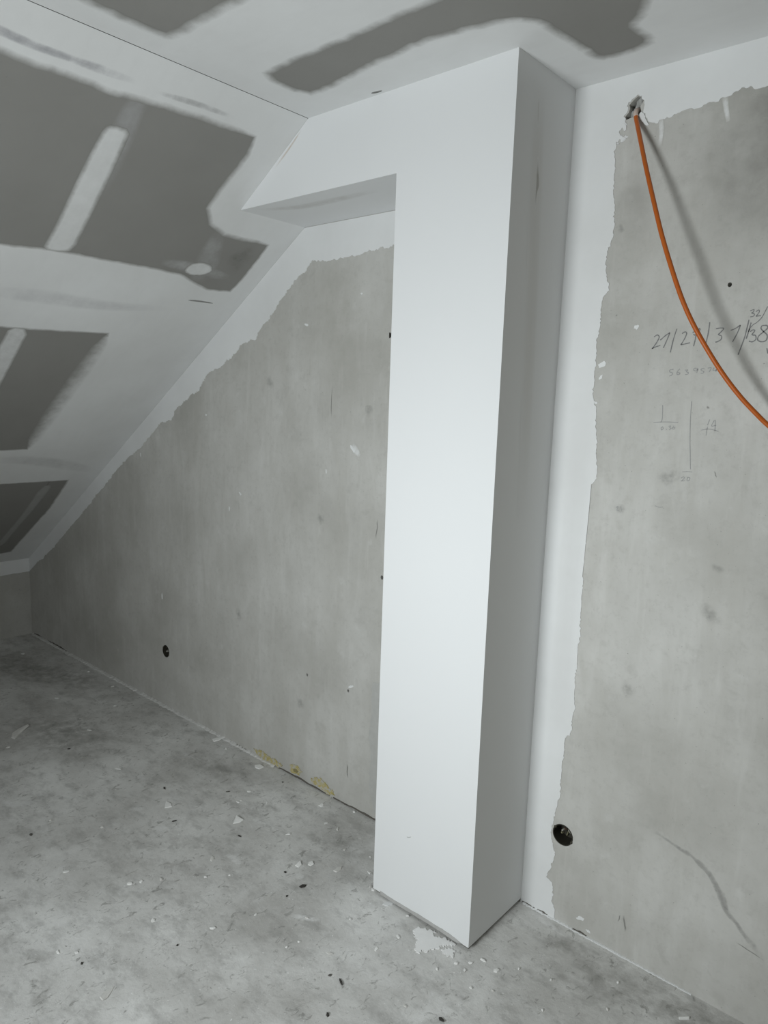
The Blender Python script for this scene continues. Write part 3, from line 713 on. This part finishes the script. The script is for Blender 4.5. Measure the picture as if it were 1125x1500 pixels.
# ================================================================== CHIPS AND CRUMBS ON THE FLOOR
WH = colour('plaster_chip', (.86, .86, .84), .9, .08, 60); DK = colour('dark_crumb', (.05, .047, .042), .8, .3, 80); PALE = colour('pale_chip', (.70, .69, .66), .9, .1, 60)
def chip(name, u, v, la, lb, rot, mat, label, group, seed, shape=None, th=None):
    rg = random.Random(seed); c = F_FLOOR.at(u, v)
    dist = (Vector((c[0], c[1], 0)) - CAM).length; k = dist / FPX
    if shape: L = F_FLOOR.pts(shape)
    else:
        n = rg.choice((4, 5, 5, 6, 7)); L = ellipse((0, 0), la * k / 2 * .95, lb * k / 2 * 1.05, n, 0, rg, .4)
        L = [(c[0] + a * math.cos(rot) - b * math.sin(rot), c[1] + a * math.sin(rot) + b * math.cos(rot)) for a, b in L]
    cx = sum(a for a, b in L) / len(L); cy = sum(b for a, b in L) / len(L)
    th = th or rg.uniform(.0018, .0035); m = len(L); V = []; Fc = []
    tx, ty = rg.uniform(-.25, .25), rg.uniform(-.25, .25)
    lift = [max(0.0, (a - cx) * tx + (b - cy) * ty) for a, b in L]
    for (a, b), z in zip(L, lift): V.append((a, b, z))
    for (a, b), z in zip(L, lift): V.append((cx + (a - cx) * .9, cy + (b - cy) * .9, z + th))
    V.append((cx, cy, th * 1.3 + sum(lift) / m)); V.append((cx, cy, sum(lift) / m * .8))
    for i in range(m):
        j = (i + 1) % m
        Fc += [(i, j, m + j, m + i), (m + i, m + j, 2 * m), (j, i, 2 * m + 1)]
    o = mesh(name, V, Fc, mat, origin=(cx, cy, 0)); tag(o, label, 'chip' if mat is not DK else 'crumb', group); return o
big = [
 ('plaster_chip', WH, [(243, 1174), (251, 1178), (252, 1182), (241, 1184)], 'bright triangular plaster chip on the open floor, the left one of two'),
 ('plaster_chip', WH, [(346, 1197), (357, 1202), (351, 1205), (341, 1207)], 'bright arrow-shaped plaster chip on the open floor, the right one of two'),
 ('plaster_chip', PALE, [(168, 1445), (164, 1453), (158, 1462), (150, 1468), (146, 1463), (150, 1455), (158, 1450)], 'large pale leaf-shaped plaster flake nearest the bottom edge at left'),
 ('plaster_chip', PALE, [(18, 1074), (26, 1069), (42, 1063), (43, 1065), (30, 1074), (22, 1083), (16, 1081)], 'long curved pale plaster flake on the dark floor near the left edge'),
 ('plaster_chip', WH, [(311, 1083), (318, 1081), (329, 1079), (331, 1081), (322, 1085), (313, 1087)], 'long white plaster strip lying against the foot of the left wall'),
 ('plaster_chip', WH, [(373, 1122), (381, 1121), (387, 1124), (380, 1127), (374, 1125)], 'white plaster chip on the floor beside the yellow foam'),
 ('plaster_chip', WH, [(168, 1126), (174, 1123), (179, 1126), (177, 1129), (171, 1128)], 'white plaster chip lying alone on the dark floor toward the back'),
 ('plaster_chip', WH, [(432, 1268), (440, 1262), (442, 1268), (437, 1271)], 'wedge-shaped white chip beside a rounder one near the column left side'),
 ('plaster_chip', WH, [(452, 1263), (458, 1262), (460, 1267), (455, 1269), (451, 1267)], 'rounder white chip beside a wedge-shaped one near the column left side'),
 ('plaster_chip', PALE, [(488, 1276), (494, 1271), (501, 1270), (500, 1274), (493, 1278)], 'pale ragged chip on the floor closest to the column left edge'),
 ('plaster_chip', WH, [(994, 1491), (1010, 1491), (1010, 1494), (995, 1494)], 'thin white plaster sliver at the bottom edge near the right wall'),
 ('plaster_chip', WH, [(723, 1421), (728, 1420), (732, 1422), (728, 1425), (723, 1424)], 'small white chip on the floor in front of the column corner, right of the spatter'),
 ('dark_crumb', DK, [(438, 1299), (443, 1296), (449, 1297), (447, 1300), (441, 1301)], 'black flat crumb on the floor left of the column, the largest dark one'),
]
for k, (nm, mt, sh, lab) in enumerate(big):
    chip(nm, sh[0][0], sh[0][1], 0, 0, 0, mt, lab, 'plaster debris on the floor', 100 + k, sh)
def zone(u, v, what):
    wx, wy = F_FLOOR.at(u, v)
    if wx > XB + .01: return what + ' on the floor between the column and the right edge'
    if wx > XA - .12 and wy < -DP: return what + ' on the floor in front of the column foot'
    if wy > -.2: return what + ' on the floor close along the left wall foot'
    if wx < -1.3: return what + ' on the dim floor toward the low knee wall'
    if wy > -.55: return what + ' on the floor midway between the left wall and the lower edge'
    return what + ' on the floor nearest the lower left edge'
small = [(311, 1258, 9, 5), (97, 1277, 8, 4), (189, 1295, 9, 4), (207, 1292, 8, 4), (236, 1289, 6, 4), (224, 1349, 6, 5), (311, 1360, 7, 4), (348, 1175, 8, 3), (354, 1173, 5, 3), (391, 1176, 8, 3), (470, 1180, 6, 6), (478, 1206, 8, 5), (494, 1215, 6, 4), (423, 1222, 8, 6), (513, 1347, 7, 4), (551, 1391, 7, 5), (483, 1397, 8, 4), (438, 1380, 6, 3), (112, 1396, 6, 4), (85, 1395, 5, 3), (74, 1202, 4, 3), (83, 1023, 6, 5), (34, 958, 6, 3), (130, 984, 5, 3), (165, 1006, 6, 3), (169, 1034, 5, 3), (131, 1070, 8, 3), (331, 1097, 5, 3), (12, 1095, 5, 3), (583, 1373, 10, 4), (690, 1447, 5, 4), (681, 1422, 6, 4), (594, 1474, 6, 4), (807, 1436, 4, 3), (707, 1407, 9, 3), (597, 1342, 6, 3), (543, 1300, 7, 4), (547, 1304, 6, 4), (336, 1282, 5, 3), (300, 1285, 5, 3), (505, 1245, 5, 3), (519, 1190, 4, 3), (542, 1255, 4, 3), (541, 1279, 5, 4), (150, 1212, 4, 3), (218, 1010, 6, 5), (226, 1013, 6, 5), (222, 1017, 7, 4), (90, 948, 4, 3), (112, 955, 5, 3), (140, 973, 5, 3), (365, 1160, 5, 3), (450, 1345, 5, 3), (420, 1388, 5, 3), (375, 1340, 5, 3), (640, 1420, 5, 3), (722, 1452, 4, 3), (760, 1420, 4, 3), (795, 1480, 4, 3), (905, 1440, 4, 3), (890, 1480, 4, 3), (690, 1411, 6, 4), (668, 1412, 6, 3)]
for k, (u, v, a, b) in enumerate(small):
    chip('plaster_chip', u, v, a, b, R0.uniform(0, 3.14), WH if k % 4 else PALE, zone(u, v, 'tiny white plaster crumb'), 'tiny plaster crumbs', 300 + k)
dark = [(483, 1429, 4, 3), (480, 1487, 6, 4), (499, 1438, 11, 2), (414, 1146, 4, 3), (241, 1155, 6, 3), (418, 1278, 5, 3), (101, 1097, 4, 3), (647, 1495, 8, 4), (255, 1203, 6, 2), (45, 1223, 6, 4), (420, 1313, 4, 3), (351, 1225, 7, 2), (334, 1160, 5, 2), (120, 1412, 4, 3), (260, 1385, 4, 3)]
for k, (u, v, a, b) in enumerate(dark):
    chip('dark_crumb', u, v, a, b, R0.uniform(0, 3.14), DK if k % 3 else colour('grey_crumb', (.12, .115, .105)), zone(u, v, 'tiny dark crumb'), 'tiny dark crumbs', 500 + k)['category'] = 'crumb'
